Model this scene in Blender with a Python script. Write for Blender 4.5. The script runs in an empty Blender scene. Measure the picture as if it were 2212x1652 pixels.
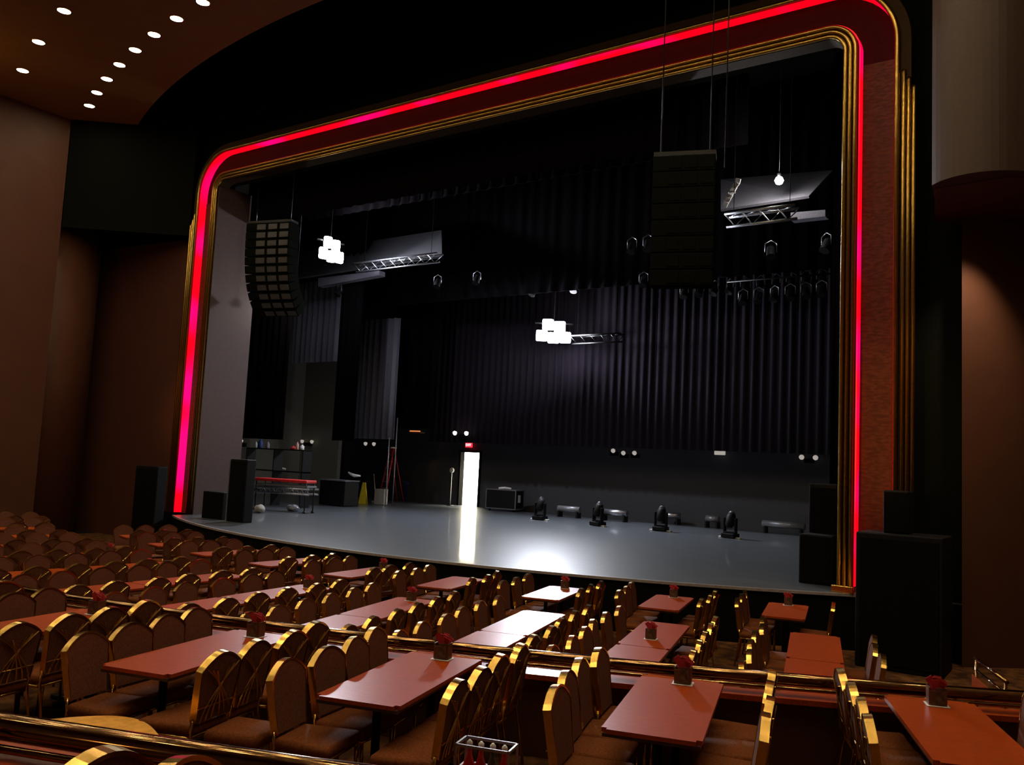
import bpy, bmesh, math, random
from mathutils import Vector, Matrix
random.seed(7)
PI = math.pi
COL = bpy.context.scene.collection
# ------------------------------------------------------------------ camera
EYE = Vector((0, 0, 2.75))
FPX = 1876.0
R3 = Matrix(((0.82077642, 0.01379613, 0.57108296), (0.56924744, -0.10337895, -0.81564094), (0.04778527, 0.99454636, -0.09270441)))
cd = bpy.data.cameras.new('camera'); cam = bpy.data.objects.new('camera', cd); COL.objects.link(cam)
cd.sensor_fit = 'HORIZONTAL'; cd.sensor_width = 36.0; cd.lens = 36.0 * FPX / 2212.0
cd.clip_start = 0.05; cd.clip_end = 200
cam.matrix_world = Matrix.Translation(EYE) @ R3.to_4x4()
bpy.context.scene.camera = cam
# ------------------------------------------------------------------ world and exposure
sc = bpy.context.scene
sc.view_settings.view_transform = 'Standard'; sc.view_settings.look = 'None'
sc.view_settings.exposure = 0.0; sc.view_settings.gamma = 1.0; sc.view_settings.use_curve_mapping = False
w = bpy.data.worlds.new('dim_room'); sc.world = w; w.use_nodes = True
w.node_tree.nodes['Background'].inputs[0].default_value = (1.0, 0.62, 0.42, 1)
w.node_tree.nodes['Background'].inputs[1].default_value = 0.003

DOWN_W = 36.0          # each recessed hall downlight
WORK_W = 1900.0         # stage work lights


def lamp(name, kind, loc, energy, color, target=None, size=0.1, angle=None, blend=0.5, parent=None):
    d = bpy.data.lights.new(name, kind); d.energy = energy; d.color = color
    if kind == 'AREA': d.shape = 'DISK'; d.size = size
    else: d.shadow_soft_size = size
    if kind == 'SPOT': d.spot_size = angle; d.spot_blend = blend
    o = bpy.data.objects.new(name, d); COL.objects.link(o); o.location = loc
    if target is not None:
        o.rotation_euler = (Vector(target) - Vector(loc)).to_track_quat('-Z', 'Y').to_euler()
    if parent: o.parent = parent
    return o


def at(x, y, Y):      # photo direction (x, y) met with the plane at depth Y
    c = Vector((x - 1106.0, -(y - 826.0), -FPX)); d = R3 @ c
    return EYE + d * (Y / d.y)


def atx(x, y, X):
    c = Vector((x - 1106.0, -(y - 826.0), -FPX)); d = R3 @ c
    return EYE + d * (X / d.x)


def atz(x, y, z):
    c = Vector((x - 1106.0, -(y - 826.0), -FPX)); d = R3 @ c
    return EYE + d * ((z - EYE.z) / d.z)


def pix(p):
    c = R3.transposed() @ (Vector(p) - EYE)
    if c.z > -0.2: return None
    return (1106 - FPX * c.x / c.z, 826 + FPX * c.y / c.z)


def in_frame(p, m=60):
    q = pix(p)
    return q is not None and -m < q[0] < 2212 + m and -m < q[1] < 1652 + m


# ------------------------------------------------------------------ materials
MAT = {}


def mat(name, color, rough=0.6, metal=0.0, spec=0.5, emit=None, estr=0.0, noise=None, coat=0.0, coat_rough=0.1, bump=0.0, nscale=20.0, stretch=(1, 1, 1)):
    if name in MAT: return MAT[name]
    m = bpy.data.materials.new(name); m.use_nodes = True
    nt = m.node_tree; b = nt.nodes['Principled BSDF']
    b.inputs['Base Color'].default_value = (*color, 1)
    b.inputs['Roughness'].default_value = rough; b.inputs['Metallic'].default_value = metal
    b.inputs['Specular IOR Level'].default_value = spec
    b.inputs['Coat Weight'].default_value = coat; b.inputs['Coat Roughness'].default_value = coat_rough
    if emit: b.inputs['Emission Color'].default_value = (*emit, 1); b.inputs['Emission Strength'].default_value = estr
    tc = nt.nodes.new('ShaderNodeTexCoord'); mp = nt.nodes.new('ShaderNodeMapping'); mp.inputs['Scale'].default_value = stretch
    nt.links.new(tc.outputs['Object'], mp.inputs[0])
    nz = nt.nodes.new('ShaderNodeTexNoise'); nz.inputs['Scale'].default_value = nscale; nz.inputs['Detail'].default_value = 4
    nt.links.new(mp.outputs[0], nz.inputs[0])
    c2 = noise if noise else tuple(c * 0.82 for c in color)
    r = nt.nodes.new('ShaderNodeValToRGB'); r.color_ramp.elements[0].position = 0.38; r.color_ramp.elements[1].position = 0.62
    r.color_ramp.elements[0].color = (*color, 1); r.color_ramp.elements[1].color = (*c2, 1)
    nt.links.new(nz.outputs[0], r.inputs[0]); nt.links.new(r.outputs[0], b.inputs['Base Color'])
    if bump:
        bp = nt.nodes.new('ShaderNodeBump'); bp.inputs['Strength'].default_value = bump; bp.inputs['Distance'].default_value = 0.01
        nt.links.new(nz.outputs[0], bp.inputs['Height']); nt.links.new(bp.outputs[0], b.inputs['Normal'])
    MAT[name] = m
    return m


M_brass = mat('polished_brass', (0.70, 0.42, 0.10), 0.19, 1.0)
M_rail = mat('rail_brass', (0.30, 0.165, 0.07), 0.10, 1.0)
M_gold = mat('gold_moulding', (0.50, 0.31, 0.07), 0.3, 1.0)
M_bronze = mat('dark_bronze', (0.05, 0.027, 0.010), 0.7, 0.2, spec=0.1)
M_seat = mat('seat_fabric', (0.19, 0.058, 0.016), 0.85, spec=0.1, noise=(0.13, 0.038, 0.011), nscale=60, bump=0.2)
M_back = mat('chair_back_fabric', (0.16, 0.055, 0.03), 0.85, spec=0.2, noise=(0.11, 0.04, 0.022), nscale=70, bump=0.2)
M_wood = mat('red_wood_laminate', (0.36, 0.052, 0.004), 0.32, spec=0.24, noise=(0.28, 0.038, 0.003), nscale=14, stretch=(1, 8, 1))
M_edge = mat('dark_table_edge', (0.05, 0.022, 0.015), 0.4)
M_iron = mat('black_iron', (0.02, 0.02, 0.02), 0.4, 0.6)
M_black = mat('black_paint', (0.005, 0.005, 0.005), 0.9, spec=0.05)
M_blackgloss = mat('black_cabinet', (0.006, 0.006, 0.007), 0.6, spec=0.15)
M_fascia = mat('black_fascia', (0.007, 0.008, 0.006), 1.0, spec=0.0)
M_carpet = mat('patterned_carpet', (0.05, 0.02, 0.012), 0.95, spec=0.1, noise=(0.16, 0.07, 0.02), nscale=5, bump=0.2)
M_wallwarm = mat('tan_wall', (0.095, 0.033, 0.012), 0.6, noise=(0.086, 0.029, 0.011), nscale=2)
M_wallred = mat('red_brown_wall', (0.075, 0.021, 0.011), 0.6, noise=(0.068, 0.019, 0.010), nscale=2)
M_ceil = mat('brown_ceiling', (0.22, 0.095, 0.02), 0.7, noise=(0.205, 0.088, 0.018), nscale=3)
M_stage = mat('stage_floor', (0.085, 0.095, 0.105), 0.34, spec=0.5, noise=(0.065, 0.072, 0.082), nscale=3, coat=0.35, coat_rough=0.07, stretch=(0.4, 3, 1))
M_lip = mat('stage_lip', (0.30, 0.27, 0.26), 0.4)
M_drape = mat('black_drape', (0.006, 0.005, 0.006), 0.95, spec=0.0)
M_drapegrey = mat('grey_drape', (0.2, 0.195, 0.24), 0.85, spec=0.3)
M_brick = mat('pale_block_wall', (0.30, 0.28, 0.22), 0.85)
M_backwall = mat('stage_back_wall', (0.055, 0.055, 0.065), 0.8)
M_alu = mat('aluminium', (0.55, 0.56, 0.6), 0.35, 1.0)
M_greymetal = mat('grey_metal', (0.30, 0.30, 0.32), 0.4, 0.5)
M_white = mat('white_plastic', (0.75, 0.75, 0.73), 0.5)
M_red = mat('red_plastic', (0.55, 0.02, 0.02), 0.45)
M_redcloth = mat('red_napkin', (0.42, 0.015, 0.02), 0.8)
M_redglass = mat('red_sauce_bottle', (0.5, 0.02, 0.012), 0.2)
M_yellow = mat('yellow_plastic', (0.75, 0.60, 0.02), 0.5)
M_blue = mat('blue_plastic', (0.03, 0.07, 0.25), 0.5)
M_cardboard = mat('grey_box', (0.30, 0.28, 0.26), 0.8)
M_caddy = mat('caddy_wood', (0.11, 0.045, 0.02), 0.5)
M_menu = mat('menu_card', (0.03, 0.025, 0.02), 0.3, noise=(0.12, 0.09, 0.05), nscale=30)
M_panel = mat('marbled_red_panel', (0.095, 0.032, 0.014), 0.6, spec=0.2, noise=(0.058, 0.017, 0.008), nscale=9, stretch=(1, 1, 3))
M_lens = mat('downlight_lens', (1, 0.9, 0.7), 0.3, emit=(1.0, 0.80, 0.50), estr=88)
M_work = mat('work_lamp_glass', (1, 1, 1), 0.3, emit=(0.93, 0.95, 1.0), estr=60)
M_bulb = mat('bulb_glass', (1, 1, 1), 0.3, emit=(1.0, 0.98, 0.92), estr=14)
M_headlamp = mat('emergency_lamp_glass', (0.8, 0.8, 0.78), 0.3, emit=(1, 0.9, 0.8), estr=0.35)
M_headlit = mat('lit_emergency_lamp_glass', (0.9, 0.9, 0.9), 0.3, emit=(1, 0.85, 0.7), estr=4)
M_exit = mat('exit_sign_face', (0.6, 0.02, 0.03), 0.4, emit=(1, 0.03, 0.06), estr=1.4)
M_exitlet = mat('exit_sign_letter', (1, 0.6, 0.6), 0.4, emit=(1, 0.6, 0.6), estr=3)
M_amber = mat('amber_lamp_glass', (1, 0.6, 0.2), 0.4, emit=(1, 0.30, 0.10), estr=0.8)


def led_mat():
    m = bpy.data.materials.new('red_neon_diffuser'); m.use_nodes = True; nt = m.node_tree
    b = nt.nodes['Principled BSDF']; b.inputs['Base Color'].default_value = (0.3, 0.01, 0.02, 1); b.inputs['Roughness'].default_value = 0.4
    tc = nt.nodes.new('ShaderNodeTexCoord')
    nz = nt.nodes.new('ShaderNodeTexNoise'); nz.inputs['Scale'].default_value = 0.55; nz.inputs['Detail'].default_value = 1
    nt.links.new(tc.outputs['Object'], nz.inputs[0])
    r = nt.nodes.new('ShaderNodeValToRGB')
    r.color_ramp.elements[0].position = 0.50; r.color_ramp.elements[0].color = (1, 0.0, 0.010, 1)
    r.color_ramp.elements[1].position = 0.66; r.color_ramp.elements[1].color = (1, 0.001, 0.20, 1)
    nt.links.new(nz.outputs[0], r.inputs[0]); nt.links.new(r.outputs[0], b.inputs['Emission Color'])
    b.inputs['Emission Strength'].default_value = 1.15
    return m


M_led = led_mat()


# ------------------------------------------------------------------ mesh helpers
def nb(): return bmesh.new()


def box(bm, c, s, rot=None, bev=0.0):
    r = bmesh.ops.create_cube(bm, size=1.0)
    vs = r['verts']
    for v in vs: v.co = Vector((v.co.x * s[0], v.co.y * s[1], v.co.z * s[2]))
    if bev:
        es = list({e for v in vs for e in v.link_edges})
        rb = bmesh.ops.bevel(bm, geom=es, offset=bev, segments=2, affect='EDGES', profile=0.5)
        vs = list({v for f in rb['faces'] for v in f.verts} | {v for v in vs if v.is_valid})
    m = Matrix.Translation(Vector(c)) @ (rot.to_4x4() if rot else Matrix.Identity(4))
    for v in vs: v.co = m @ v.co
    return vs


def tube(bm, pts, r, n=8, cap=True, rads=None):
    pts = [Vector(p) for p in pts]; rings = []
    up = None
    for i, p in enumerate(pts):
        if i == 0: d = pts[1] - p
        elif i == len(pts) - 1: d = p - pts[i - 1]
        else: d = (pts[i + 1] - p).normalized() + (p - pts[i - 1]).normalized()
        d.normalize()
        if up is None:
            up = Vector((0, 0, 1)) if abs(d.z) < 0.9 else Vector((0, 1, 0))
        a = d.cross(up).normalized(); b2 = a.cross(d).normalized(); up = b2
        rr = rads[i] if rads else r
        rings.append([bm.verts.new(p + (a * math.cos(2 * PI * k / n) + b2 * math.sin(2 * PI * k / n)) * rr) for k in range(n)])
    for i in range(len(rings) - 1):
        for k in range(n):
            f = bm.faces.new((rings[i][k], rings[i][(k + 1) % n], rings[i + 1][(k + 1) % n], rings[i + 1][k])); f.smooth = n > 4
    if cap:
        bm.faces.new(rings[0]); bm.faces.new(rings[-1][::-1])


def lathe(bm, prof, n=20, c=(0, 0, 0), rot=None, cap=True):
    rings = []
    M = rot.to_4x4() if rot else Matrix.Identity(4)
    for r, z in prof:
        rings.append([bm.verts.new(Vector(c) + M @ Vector((r * math.cos(2 * PI * k / n), r * math.sin(2 * PI * k / n), z))) for k in range(n)])
    for i in range(len(rings) - 1):
        for k in range(n):
            f = bm.faces.new((rings[i][k], rings[i][(k + 1) % n], rings[i + 1][(k + 1) % n], rings[i + 1][k])); f.smooth = True
    if cap and prof[0][0] > 1e-4: bm.faces.new(rings[0][::-1])
    if cap and prof[-1][0] > 1e-4: bm.faces.new(rings[-1])


def prism(bm, outline, thick, M=None):      # outline in local xz, extruded +-thick/2 in y
    M = M or Matrix.Identity(4)
    a = [bm.verts.new(M @ Vector((x, -thick / 2, z))) for x, z in outline]
    b = [bm.verts.new(M @ Vector((x, thick / 2, z))) for x, z in outline]
    bm.faces.new(a); bm.faces.new(b[::-1]); n = len(a)
    for i in range(n): bm.faces.new((a[i], b[i], b[(i + 1) % n], a[(i + 1) % n]))


def obj(name, bm, m, parent=None, loc=None, rotz=None, mesh=None):
    if mesh is None:
        bmesh.ops.recalc_face_normals(bm, faces=bm.faces)
        me = bpy.data.meshes.new(name); bm.to_mesh(me); bm.free()
        me.materials.append(m)
    else: me = mesh
    o = bpy.data.objects.new(name, me); COL.objects.link(o)
    if parent: o.parent = parent
    if loc is not None: o.location = loc
    if rotz is not None: o.rotation_euler = (0, 0, rotz)
    return o


def tag(o, label, cat, group=None):
    o['label'] = label; o['category'] = cat
    if group: o['group'] = group
    return o


def struct(name, bm, m, label=None):
    o = obj(name, bm, m); o['kind'] = 'structure'
    if label: o['label'] = label
    return o


def thing(name, label, cat, loc=(0, 0, 0), rotz=0, group=None):
    o = bpy.data.objects.new(name, None); COL.objects.link(o); o.empty_display_size = 0.1
    o.location = loc; o.rotation_euler = (0, 0, rotz)
    return tag(o, label, cat, group)


def dup(root, loc, rotz, label, group=None):
    r = root.copy(); COL.objects.link(r); r.location = loc; r.rotation_euler = (0, 0, rotz); r['label'] = label
    if group: r['group'] = group
    for ch in list(root.children):
        c = ch.copy(); COL.objects.link(c); c.parent = r
        for g in list(ch.children):
            e = g.copy(); COL.objects.link(e); e.parent = c
    return r


ORD = ['first', 'second', 'third', 'fourth', 'fifth', 'sixth', 'seventh', 'eighth', 'ninth', 'tenth', 'eleventh', 'twelfth', 'thirteenth', 'fourteenth']
# ------------------------------------------------------------------ the hall is laid out on arcs about CX, CY
CX, CY = -12.9, 29.0


def pol(R, deg, z=0.0):
    a = math.radians(deg); return Vector((CX + R * math.sin(a), CY - R * math.cos(a), z))


def sector(bm, R0, R1, z0, z1, a0, a1, n=60):
    rows = []
    for i in range(n + 1):
        a = a0 + (a1 - a0) * i / n
        rows.append([bm.verts.new(pol(R0, a, z0)), bm.verts.new(pol(R1, a, z0)), bm.verts.new(pol(R1, a, z1)), bm.verts.new(pol(R0, a, z1))])
    for i in range(n):
        for k in range(4):
            bm.faces.new((rows[i][k], rows[i][(k + 1) % 4], rows[i + 1][(k + 1) % 4], rows[i + 1][k]))
    bm.faces.new(rows[0]); bm.faces.new(rows[-1][::-1])


def arc(R, z, a0, a1, n=80): return [pol(R, a0 + (a1 - a0) * i / n, z) for i in range(n + 1)]


ZA, Z0 = 0.45, 1.0          # floor heights of the two raised tiers
b = nb(); box(b, (-13, 8, -0.1), (26, 34, 0.2)); struct('floor', b, M_carpet)
b = nb(); sector(b, 24.72, 29.0, 0.0, ZA, -28, 33); struct('floor_1', b, M_carpet)
b = nb(); sector(b, 29.0, 40, 0.0, Z0, -20, 33); struct('floor_2', b, M_carpet)
# knee walls with ledges
b = nb(); sector(b, 24.60, 24.72, 0.0, 1.06, -28, 32.6); struct('wall_low_front', b, M_wallred)
b = nb(); sector(b, 24.57, 24.79, 1.06, 1.10, -28, 32.6); struct('trim_1', b, M_wood)
b = nb(); sector(b, 28.90, 29.02, 0.0, Z0 + 0.58, -20, 32.0); struct('wall_low_near', b, M_wallred)
b = nb(); sector(b, 28.87, 29.09, Z0 + 0.58, Z0 + 0.62, -20, 32.0); struct('trim_2', b, M_wood)


def rail(R, zt, a0, a1, zledge, label):
    root = thing('brass_rail', label, 'rail', pol(R, (a0 + a1) / 2, 0) * 1.0)
    off = root.location
    b = nb(); tube(b, [p - off for p in arc(R, zt, a0, a1, 110)], 0.048, 16); obj('top_tube', b, M_rail, root)
    b = nb(); tube(b, [p - off for p in arc(R + 0.055, zt - 0.055, a0, a1, 110)], 0.016, 8); obj('lower_tube', b, M_rail, root)
    a = a0 + 1.5
    while a < a1:
        p = pol(R, a, 0) - off
        b = nb(); lathe(b, [(0.035, zledge), (0.035, zledge + 0.012), (0.013, zledge + 0.02), (0.013, zt - 0.03), (0.02, zt - 0.02)], 10, (p.x, p.y, 0)); obj('post', b, M_rail, root)
        a += 4.1
    return root


rail(24.67, 1.215, -26, 32.4, 1.10, 'long curved brass rail crossing the picture, farther from the camera')
rail(28.97, Z0 + 0.71, 8, 31.5, Z0 + 0.62, 'nearest curved brass rail, running across the bottom left corner')
# small sloping handrail at the right wall
pa, pb = at(2106, 1420, 8.9), at(2176, 1474, 8.2)
o0 = Vector((pa.x, pa.y, 0))
t = thing('stair_handrail', 'short sloping brass handrail by the right wall, above the long rail', 'handrail', o0)
b = nb(); tube(b, [pa - o0, pb - o0], 0.016, 10); obj('tube', b, M_rail, t)
b = nb(); tube(b, [pa - o0 + Vector((0, 0, -0.10)), pb - o0 + Vector((0.0, 0, -0.10))], 0.012, 8); obj('tube', b, M_rail, t)
for f in (0.05, 0.95):
    q = (pa - o0).lerp(pb - o0, f); b = nb(); tube(b, [q, (q.x, q.y, 0)], 0.014, 8); obj('post', b, M_rail, t)
b = nb(); prism(b, [(0, 0), (1, 0), (1, 0.13), (0, 0.13)], 0.03)
pc, pd = pa - o0 + Vector((-0.02, -0.03, -0.27)), pb - o0 + Vector((-0.05, 0, -0.27))
for v in b.verts:
    f = v.co.x; v.co = pc.lerp(pd, f) + Vector((0, v.co.y, v.co.z))
obj('side_board', b, M_wood, t)


# ------------------------------------------------------------------ chair
def chair_outline(k=1.0):
    pts = []
    for s in range(15):
        u = s / 14.0; x = -0.205 + 0.41 * u
        z = 0.835 + 0.105 * (math.sin(PI * u) ** 0.85)
        pts.append((x * k, z))
    return [(-0.175 * k, 0.50), (-0.19 * k, 0.66)] + pts + [(0.19 * k, 0.66), (0.175 * k, 0.50)]


TILT = Matrix.Translation((0, -0.20, 0.45)) @ Matrix.Rotation(math.radians(8), 4, 'X') @ Matrix.Translation((0, 0, -0.45))


def tilt(p): return TILT @ Vector(p)


def make_chair():
    t = thing('banquet_chair', 'x', 'chair')
    b = nb(); vs = box(b, (0, 0.0, 0.445), (0.42, 0.42, 0.075), bev=0.028)
    for v in b.verts:
        if v.co.z > 0.45: v.co.z += 0.02 * (1 - (v.co.x / 0.22) ** 2) * (1 - (v.co.y / 0.22) ** 2)
        v.co.x *= 1 + 0.10 * v.co.y / 0.21
    for f in b.faces: f.smooth = True
    obj('seat', b, M_seat, t)
    b = nb(); loop = [(-0.19, -0.19), (0.19, -0.19), (0.205, 0.19), (-0.205, 0.19)]
    tube(b, [(x, y, 0.40) for x, y in loop + loop[:1]], 0.012, 6); obj('seat_frame', b, M_brass, t)
    b = nb(); prism(b, chair_outline(0.95), 0.045, TILT)
    obj('backrest', b, M_back, t)
    out = chair_outline()
    b = nb(); n = len(out); A = []
    for x, z in out:      # flat brass band round the backrest
        A.append([b.verts.new(tilt((x * s1, yy, z + dz))) for s1, yy, dz in ((0.965, -0.026, -0.008), (1.015, -0.026, 0.006), (1.015, 0.026, 0.006), (0.965, 0.026, -0.008))])
    for i in range(n - 1):
        for k in range(4):
            b.faces.new((A[i][k], A[i][(k + 1) % 4], A[i + 1][(k + 1) % 4], A[i + 1][k]))
    b.faces.new(A[0]); b.faces.new(A[-1][::-1])
    obj('back_frame', b, M_brass, t)
    b = nb()           # fan of crossing rods on the rear
    for s in (-1, 1):
        for q in range(3):
            x0 = 0.15 - 0.055 * q; pts = []
            for i in range(9):
                u = i / 8.0
                x = s * (x0 - (x0 + 0.16 - 0.05 * q) * u ** 1.6); z = 0.50 + (0.36 - 0.012 * q) * u
                pts.append(tilt((x, -0.034, z)))
            tube(b, pts, 0.006, 4)
    tube(b, [tilt((-0.185, -0.034, 0.60)), tilt((0.185, -0.034, 0.60))], 0.0045, 4)
    obj('back_lattice', b, M_brass, t)
    for s in (-1, 1):
        b = nb(); tube(b, [(s * 0.195, 0.185, 0.40), (s * 0.20, 0.20, 0.0)], 0.012, 6); obj('leg', b, M_brass, t)
        b = nb(); tube(b, [tilt((s * 0.18, 0, 0.52)), (s * 0.18, -0.20, 0.42), (s * 0.185, -0.27, 0.0)], 0.012, 6); obj('leg', b, M_brass, t)
    return t


def join_chair(src):
    bm = nb(); mats = []
    for ch in src.children:
        m0 = ch.data.materials[0]
        if m0 not in mats: mats.append(m0)
        k = len(bm.faces); bm.from_mesh(ch.data); bm.faces.ensure_lookup_table()
        for f in list(bm.faces)[k:]: f.material_index = mats.index(m0)
    me = bpy.data.meshes.new('far_banquet_chair'); bm.to_mesh(me); bm.free()
    for m0 in mats: me.materials.append(m0)
    return me


chair0 = make_chair(); FARMESH = join_chair(chair0); CH_USED = [False]; N_CH = [0]


def put_chair(loc, rz, label, group, far=False):
    N_CH[0] += 1
    if far:
        o = obj('banquet_chair', None, None, None, loc, rz, FARMESH); return tag(o, label, 'chair', group)
    if not CH_USED[0]:
        CH_USED[0] = True; chair0.location = loc; chair0.rotation_euler = (0, 0, rz); chair0['label'] = label; chair0['group'] = group; return chair0
    return dup(chair0, loc, rz, label, group)


def make_table(L, Wd=0.60):
    t = thing('dining_table', 'x', 'table')
    b = nb(); vs = box(b, (0, 0, 0.735), (Wd, L, 0.026))
    bmesh.ops.bevel(b, geom=[e for e in b.edges if abs((e.verts[0].co - e.verts[1].co).z) > 0.01], offset=0.035, segments=4, affect='EDGES')
    obj('tabletop', b, M_wood, t)
    b = nb(); box(b, (0, 0, 0.711), (Wd - 0.02, L - 0.02, 0.022)); obj('apron', b, M_edge, t)
    for s in (-1, 1):
        b = nb(); lathe(b, [(0.03, 0.03), (0.03, 0.68), (0.12, 0.69), (0.12, 0.70)], 12, (0, s * (L / 2 - 0.32), 0))
        box(b, (0, s * (L / 2 - 0.32), 0.02), (0.5, 0.07, 0.04), bev=0.01); box(b, (0, s * (L / 2 - 0.32), 0.021), (0.07, 0.4, 0.038), bev=0.01)
        obj('pedestal', b, M_iron, t)
    return t


TB = {}


def rot_main(th): return 15.5 if th > 11 else (-15.5 if th < -11 else th * 0.95)


def frame(R, th, rot, z):      # a table line's own frame: u runs along it away from the stage, v to its right
    c = pol(R, th, z); a = math.radians(rot)
    ux, vx = Vector((math.sin(a), -math.cos(a), 0)), Vector((math.cos(a), math.sin(a), 0))
    return lambda u, v=0.0, dz=0.0: c + ux * u + vx * v + Vector((0, 0, dz))


def put_table(loc, rot, L, label, group):
    rz = math.radians(rot)
    if L not in TB:
        TB[L] = make_table(L); t = TB[L]; t.location = loc; t.rotation_euler = (0, 0, rz); t['label'] = label; t['group'] = group
        return t
    return dup(TB[L], loc, rz, label, group)


def make_caddy():
    t = thing('table_caddy', 'x', 'caddy')
    b = nb()
    for s in (-1, 1): box(b, (s * 0.055, 0, 0.065), (0.010, 0.09, 0.12))
    for s in (-1, 1): box(b, (0, s * 0.045, 0.055), (0.11, 0.010, 0.10))
    box(b, (0, 0, 0.010), (0.11, 0.09, 0.010)); obj('box', b, M_caddy, t)
    b = nb(); box(b, (0.015, -0.054, 0.075), (0.065, 0.005, 0.105)); obj('menu_card', b, M_menu, t)
    b = nb()
    for i in range(9):
        a = -0.6 + 1.2 * i / 8
        vs = box(b, (0, 0, 0), (0.05, 0.004, 0.10), Matrix.Rotation(a, 3, 'Y') @ Matrix.Rotation(0.35 * math.sin(i * 2.1), 3, 'X'))
        for v in vs: v.co += Vector((0.05 * math.sin(a), 0.02 * math.sin(i * 1.7), 0.135 + 0.012 * math.cos(i * 1.3)))
    obj('napkins', b, M_redcloth, t)
    b = nb(); box(b, (0, -0.005, 0.003), (0.15, 0.13, 0.003)); obj('paper_mat', b, M_white, t)
    return t


cad = [None]


def put_caddy(loc, rot, label, group='napkin caddies on the tables'):
    rz = math.radians(rot)
    if cad[0] is None:
        cad[0] = make_caddy(); t = cad[0]; t.location = loc; t.rotation_euler = (0, 0, rz); t['label'] = label; t['group'] = group; return t
    return dup(cad[0], loc, rz, label, group)


def chairs_along(F, rot, us, rowname, tname, order, far=False, skip=(), lat=0.36, latl=None):
    for side in (-1, 1):
        for i, u in enumerate(us):
            j = random.uniform; lv, ju, jr = (latl if latl and side < 0 else lat) + j(-0.02, 0.05), j(-0.02, 0.02), j(-0.07, 0.07)
            if (side, i) in skip: continue
            p = F(u + ju, side * lv)
            if not in_frame(p + Vector((0, 0, 0.9)), 50) and not in_frame(p + Vector((0, 0, 0.5)), 50): continue
            rz = math.radians(rot) + (PI / 2 if side == 1 else -PI / 2) + jr
            lab = 'gold-trimmed chair, %s from %s, %s side of %s, %s' % (ORD[i], order, 'right' if side == 1 else 'left', tname, rowname)
            put_chair(p, rz, lab, 'chairs, ' + rowname, far)


# nearer raised tier: one table per bay, butting on the ledge
for k, (th, rot) in enumerate(((28.0, 21.5), (23.95, 16.6), (19.8, 16.4), (16.0, 15.5), (12.0, 12.5), (7.9, 8.0))):
    tn = '%s table from right' % ORD[k]; F = frame(25.62, th, rot, ZA)
    if th > 8: put_table(F(0), rot, 1.55, 'red wood table, %s from the right, on the tier behind the long brass rail' % ORD[k], 'tables on the upper tier')
    chairs_along(F, rot, [-0.56, -0.15, 0.27, 0.70], 'upper tier', tn, 'rail', latl=0.27 if k in (2, 3, 4) else None)
    if th > 11: put_caddy(F(-0.60, 0.02, 0.748), rot, 'caddy of red napkins on the %s, by the long brass rail' % tn)
# near-camera tier
F = frame(29.93, 18.6, 17, Z0); put_table(F(0), 17, 1.65, 'red wood table at the bottom left corner, behind the nearest rail', 'tables on the near tier')
F = frame(29.93, 23.3, 17, Z0); put_table(F(0), 17, 1.65, 'red wood table just below the frame, under the sauce bottle rack', 'tables on the near tier')
put_chair(pol(29.60, 20.6, Z0), math.radians(14) + PI / 2, 'nearest chair with lattice back and bright gold arch, bottom left corner', 'chairs on the near tier')
put_chair(pol(29.62, 22.05, Z0), math.radians(20) - PI / 2, 'chair with gold arch cut off by the frame, bottom, right of the nearest chair', 'chairs on the near tier')
put_caddy(pol(29.25, 18.15, Z0 + 0.748), 17, 'caddy of red napkins at the left frame edge, on the nearest table')
# main floor, middle block (two tables end to end per line)
for k in range(12):
    th = (28.1, 23.1, 18.7, 13.6)[k] if k < 4 else 8.3 - 5.0 * (k - 4)
    rot = rot_main(th); F = frame(21.5, th, rot, 0)
    tn = '%s table line from right' % ORD[k]
    for j, u in enumerate((-0.86, 0.86)):
        if in_frame(F(u, 0, 0.75), 150):
            put_table(F(u), rot, 1.70, 'red wood table, %s half of the %s line from the right, middle of main floor' % (('stage-side', 'rail-side')[j], ORD[k]), 'tables in the middle of the main floor')
    chairs_along(F, rot, [-1.5, -0.93, -0.34, 0.24, 0.82, 1.4], 'middle block', tn, 'stage', far=th < 12, skip=((1, 0), (1, 4), (1, 5)) if k == 0 else ())
    if k in (1, 3, 4, 7): put_caddy(F(-0.5 if k == 1 else -1.5, 0, 0.748), rot, 'caddy of red napkins on the %s, middle of main floor' % tn)
# main floor, row at the stage
for k in range(9):
    th = 29.3 - 5.65 * k; rot = rot_main(th) - (1.5 if th > 11 else 0); F = frame(17.92, th, rot, 0)
    tn = '%s table from right' % ORD[k]
    if in_frame(F(0, 0, 0.75), 150):
        put_table(F(0), rot, 1.45, 'red wood table, %s from the right in the row against the stage' % ORD[k], 'tables against the stage')
    chairs_along(F, rot, [-0.47, 0.06, 0.58], 'stage row', tn, 'stage', far=True, skip=((1, 0), (1, 2)) if k == 0 else ())
    if k in (0, 1, 2, 4): put_caddy(F(-0.57, 0, 0.748), rot, 'caddy of red napkins on the %s in the row against the stage' % tn)

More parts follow.
